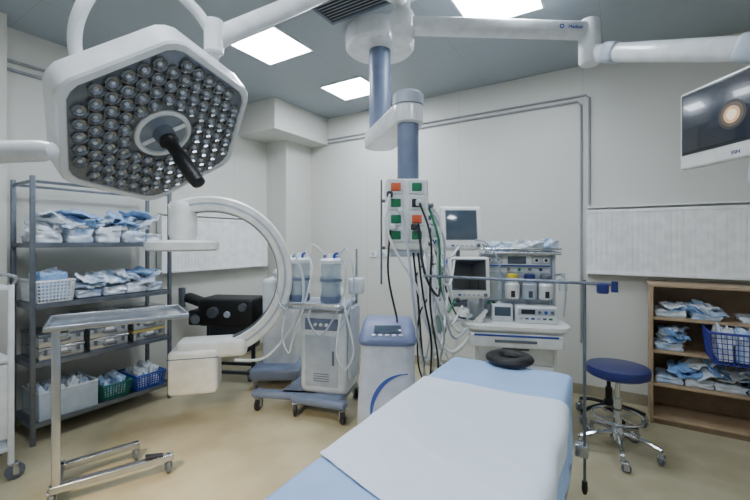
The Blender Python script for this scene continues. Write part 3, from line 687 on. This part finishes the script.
# ---------------------------------------------------------------- stools
def stool(loc,rz,hs,rs_,cm,bm,label,legr=.25):
    e=thing('swivel_stool',loc,rz,label,'stool')
    part('seat',MB().lathe([(0,hs-.075),(rs_*.86,hs-.075),(rs_*.98,hs-.06),(rs_,hs-.03),(rs_*.96,hs-.008),(rs_*.8,hs),(0,hs)],(0,0,0),None,40),cm,e)
    part('seat_plate',MB().lathe([(0,hs-.1),(rs_*.45,hs-.1),(rs_*.5,hs-.075),(0,hs-.075)],(0,0,0),None,24),dark,e)
    part('gas_column',MB().cyl((0,0,.12),(0,0,hs-.09),.016).cyl((0,0,.12),(0,0,hs*.62),.026),bm,e)
    part('height_lever',MB().tube([(0,0,hs-.1),(.1,-.06,hs-.11),(.19,-.1,hs-.1)],.005,6),bm,e)
    g=MB().lathe([(0,.1),(.045,.1),(.045,.16),(.03,.19),(0,.19)],(0,0,0),None,20)
    for i in range(5):
        a=2*math.pi*i/5+.3; c,s=math.cos(a),math.sin(a)
        g.tube([(c*.03,s*.03,.15),(c*legr*.6,s*legr*.6,.135),(c*legr,s*legr,.105)],.015,8)
        castor(e,c*legr,s*legr,.03,rz=a,wm_=grey)
    part('star_base',g,bm,e)
    return e
s1=stool((1.71,2.75,0),.2,.62,.20,blueN,chrome,'round navy blue swivel stool with chrome five-star base')
part('foot_ring',MB().tube([(.16*math.cos(2*math.pi*i/16),.16*math.sin(2*math.pi*i/16),.26) for i in range(16)],.008,6,closed=True).tube([(.16,0,.26),(-.16,0,.26)],.006,6,smooth=False).tube([(0,.16,.26),(0,-.16,.26)],.006,6,smooth=False),chrome,s1)
stool((1.93,3.22,0),.5,.46,.16,black,black,'small black swivel stool with black star base',.25)
# ---------------------------------------------------------------- surgical light + ceiling spindle
SP=Vector((.18,2.6,0))
nrm=Vector((.62,-.30,-.725)).normalized(); lx=Vector((.50,.207,.34)); lx=(lx-nrm*lx.dot(nrm)).normalized(); ly=nrm.cross(lx)
Cf=Vector((-.735,1.345,1.875))
LM=Matrix.Translation(Cf)@Matrix((lx,ly,nrm)).transposed().to_4x4()
e=thing('surgical_light',(SP.x,SP.y,H),0,'large hexagonal white surgical light with clustered lenses and black handle','surgical light')
Wm=wm(e)
part('ceiling_mount',MB(Wm).lathe([(0,H),(.16,H),(.16,H-.03),(.06,H-.05),(.055,H-.05),(.055,3.02),(0,3.02)],(SP.x,SP.y,0),None,32),white,e)
J=Vector((-.62,1.5,2.27)); K=Vector((0,2.2,3.02))
part('extension_arm',MB(Wm).tube([(SP.x,SP.y,3.07),(0,2.2,3.07)],.045,16,smooth=False),white,e)
part('elbow_joint',MB(Wm).cyl((0,2.2,2.96),(0,2.2,3.13),.06),white,e)
g=MB(Wm).tube([K,J],.034,16,smooth=False,flat=1.2); part('spring_arm',g,white,e)
part('arm_end_joint',MB(Wm).cyl(J+Vector((0,0,-.05)),J+Vector((0,0,.07)),.036),white,e)
def hexr(k,Rr,rd=.965):
    o=[]
    for i in range(72):
        t=2*math.pi*i/72; m=(t%(math.pi/3))-math.pi/6
        r=min(Rr*math.cos(math.pi/6)/math.cos(m),Rr*rd); o.append((r*math.cos(t),r*math.sin(t),k))
    return o
LW=Wm@LM
H1=MB(LW).rings([hexr(.008,.312),hexr(.014,.317),hexr(.012,.336),hexr(.004,.342),hexr(-.07,.346),hexr(-.078,.340),hexr(-.13,.27),hexr(-.14,.25),hexr(-.145,.1)],cap0=False)
head=part('lamp_head_housing',H1,white,e,'white hexagonal lamp housing',ang=28)
part('front_glass',MB(LW).rings([hexr(.0085,.313),hexr(.0085,.1)],cap0=False,cap1=True),faceM,head)
ma=MB().lathe([(.0232,0),(.0232,.010),(.0212,.011),(.017,.004),(.011,.002),(.0075,.002)],(0,0,0),None,8); nf=len(ma.f)
ma.lathe([(.0085,.002),(.0075,.005),(.004,.008),(0,.009)],(0,0,0),None,8)
lens=ma.mesh('led_lens',lensM,ang=25); lens.materials.append(lensC)
for i,pl in enumerate(lens.polygons):
    if i>=nf: pl.material_index=1
p=.0466
for i in range(-9,10):
    for j in range(-9,10):
        x=p*(i+j*.5); y=p*j*math.sqrt(3)/2; r=math.hypot(x,y)
        if r<.104: continue
        a=math.atan2(y,x)%(math.pi/3)-math.pi/6
        if r*math.cos(a)>.312*math.cos(math.pi/6)-.0235 or r>.274: continue
        o=bpy.data.objects.new('led_lens',lens); col.objects.link(o); o.parent=head; o.matrix_basis=LW@Matrix.Translation((x,y,.009))
part('centre_ring',MB(LW).lathe([(.094,.009),(.094,.016),(.090,.020),(.080,.020),(.076,.012)],(0,0,0),None,40),white,head)
part('centre_glass',MB(LW).lathe([(.078,.0125),(.03,.013),(0,.013)],(0,0,0),None,32),glowM,head)
part('hub_spoke',MB(LW).box((0,0,.017),(.155,.014,.010),.003),white,head)
part('handle_socket',MB(LW).lathe([(0,.01),(.036,.01),(.034,.035),(.030,.05),(0,.05)],(0,0,0),None,28),grey,head)
part('sterile_handle',MB(LW).lathe([(0,.04),(.03,.04),(.032,.06),(.022,.075),(.020,.12),(.025,.14),(.026,.23),(.022,.262),(.01,.27),(0,.27)],(0,0,0),None,28),black,head,'black grip handle')
part('side_grip',MB(LW).box((.155,-.268,-.035),(.11,.012,.03),.006,rot=(0,0,math.radians(30))),dark,head)
g=MB(Wm).tube([LM@Vector((-.16,.0,-.12)),Vector((-.96,1.25,2.10)),Vector((-.91,1.22,2.24)),Vector((-.85,1.28,2.37)),Vector((-.76,1.38,2.42)),Vector((-.67,1.47,2.36)),J],.020,14)
part('yoke_arm',g,white,e)
g=MB(Wm).tube([LM@Vector((.02,.02,-.13)),LM@Vector((.1,.06,-.20)),J-Vector((.02,0,.10)),J],.020,12)
part('yoke_link',g,white,e)
# second near arm
e=thing('auxiliary_lamp_arm',(-1.35,1.08,H),0,'white rounded end of a ceiling-hung examination lamp arm','lamp arm')
Wm=wm(e)
part('arm_tube',MB(Wm).lathe([(0,0),(.05,0),(.038,.12),(.03,.35),(.028,.45),(.02,.48),(0,.49)],(-1.33,1.08,1.735),(-.83,1.03,1.737),20),white,e)
part('drop_tube',MB(Wm).cyl((-1.35,1.08,H),(-1.35,1.08,1.69),.03),white,e)
part('ceiling_plate',MB(Wm).cyl((-1.35,1.08,H),(-1.35,1.08,H-.03),.12),white,e)
part('added_spot_shade',MB(Wm).lathe([(.03,.0),(.05,-.03),(.09,-.12),(.085,-.12),(.04,-.03)],(-1.35,1.08,1.70),None,28),white,e)  # unseen shade added as a holder for the warm spot
ld=bpy.data.lights.new('added_warm_spot','SPOT'); ld.energy=230; ld.color=(1,.80,.50); ld.spot_size=math.radians(62); ld.spot_blend=1; ld.shadow_soft_size=.06  # added spot that throws a warm pool on the floor
lo=bpy.data.objects.new('added_warm_spot',ld); col.objects.link(lo); lo.parent=e
lo.matrix_basis=Wm@(Matrix.Translation((-1.35,1.10,1.57))@(Vector((-1.15,2.4,0))-Vector((-1.35,1.10,1.57))).to_track_quat('-Z','Y').to_matrix().to_4x4())
# ---------------------------------------------------------------- monitor boom
e=thing('monitor_boom',(SP.x,SP.y,2.9),0,'white ceiling boom carrying a flat surgical monitor','monitor arm')
Wm=wm(e); E1=Vector((1.47,2.67,2.93))
part('hub',MB(Wm).lathe([(0,3.01),(.075,3.01),(.085,2.98),(.085,2.86),(.07,2.83),(0,2.83)],(SP.x,SP.y,0),None,32),white,e)
part('extension_arm',MB(Wm).box((Vector((SP.x,SP.y,2.93))+E1)/2,((E1-SP).xy.length,.11,.10),.03,rot=(0,0,math.atan2(.07,1.29))),white,e)
part('elbow_joint',MB(Wm).lathe([(0,3.0),(.06,3.0),(.07,2.98),(.07,2.72),(.055,2.7),(0,2.7)],(1.47,2.67,0),None,28),white,e)
F0=Vector((1.50,2.63,2.76)); F1=Vector((1.75,1.68,2.33))
dv=(F1-F0); yawF=math.atan2(dv.y,dv.x); pit=-math.atan2(dv.z,dv.xy.length)
part('spring_arm',MB(Wm).box((F0+F1)/2,(dv.length+.1,.10,.115),.045,rot=(0,pit,yawF)),white,e)
for k in(.12,.9): part('arm_cuff',MB(Wm).box(F0+dv*k,(.12,.115,.13),.03,rot=(0,pit,yawF)),greyL,e)
part('drop_tube',MB(Wm).cyl((1.75,1.68,2.36),(1.75,1.68,1.98),.025),white,e)
part('monitor_bracket',MB(Wm).box((1.66,1.67,2.02),(.22,.06,.06),.01),white,e)
text('Medical',.032,blue,e,Wm@Matrix.Translation((1.34,2.604,2.915))@Matrix.Rotation(math.atan2(.07,1.29),4,'Z')@Matrix.Rotation(math.pi/2,4,'X'),'maker_lettering')
part('maker_logo',MB(Wm).lathe([(.009,0),(.015,0),(.015,.002),(.009,.002),(.009,0)],(1.245,2.598,2.926),(1.245,1,2.926),20),blue,e)
mc=Vector((1.535,1.655,2.03))
ang=math.radians(-90)+math.atan2(.03,.5)
M=Matrix.Translation(mc)@Matrix.Rotation(ang,4,'Z')
part('monitor_housing',MB(Wm@M).box((0,0,-.005),(.52,.05,.37),.012).box((0,.04,0),(.36,.05,.24),.02),cream,e)
part('monitor_bezel',MB(Wm@M).box((0,-.026,.022),(.49,.006,.29),.002),dark,e)
scr2=mat('matte_dark_screen',(24,36,56),.22,coat=.3,c2=(14,20,32),scale=4)
part('monitor_screen',MB(Wm@M).box((0,-.030,.024),(.47,.004,.27),.001),scr2,e)
for q,(rr,cc_,ee) in enumerate(((.062,(44,42,44),.3),(.050,(90,72,56),.4),(.036,(196,160,118),.6),(.022,(238,214,176),.8))):  # stacked glowing discs paint the lamp's reflection onto the screen
    part('painted_reflection',MB(Wm@M).lathe([(0,0),(rr,0),(rr,.0006),(0,.0006)],(.01,-.0322-.0006*q,.0),(.01,-1,.0),32),mat('reflection_glow_%s'%['rim','outer','middle','core'][q],cc_,.3,em=ee,scale=30,var=.08),e,'round warm lamp reflection painted on the screen')
text('FSN',.022,blueN,e,Wm@M@Matrix.Translation((.02,-.026,-.168))@Matrix.Rotation(math.pi/2,4,'X'),'screen_lettering')
part('monitor_handle',MB(Wm@M).tube([(.08,.0,-.18),(.08,-.02,-.28),(.12,-.02,-.31),(.2,.0,-.31)],.012,8),greyL,e)
# ---------------------------------------------------------------- camera
cd=bpy.data.cameras.new('camera'); cd.lens=36*390/750; cd.sensor_width=36; cd.shift_y=-10/750; cd.clip_start=.05
cam=bpy.data.objects.new('camera',cd); cam.location=(0,0,1.5); cam.rotation_euler=(math.pi/2,0,0); col.objects.link(cam)
bpy.context.scene.camera=cam
w=bpy.data.worlds.new('world'); bpy.context.scene.world=w; w.use_nodes=True
w.node_tree.nodes['Background'].inputs[0].default_value=(.6,.7,.8,1); w.node_tree.nodes['Background'].inputs[1].default_value=.3
# turn the whole place so the walls run along the world axes
RT=Matrix.Rotation(-A,4,'Z')
for o in list(bpy.data.objects):
    if o.parent is None:
        o.location=RT@o.location
        if o is cam: o.rotation_euler=(math.pi/2,0,-A)
        else: o.rotation_euler=(0,0,o.rotation_euler[2]-A)
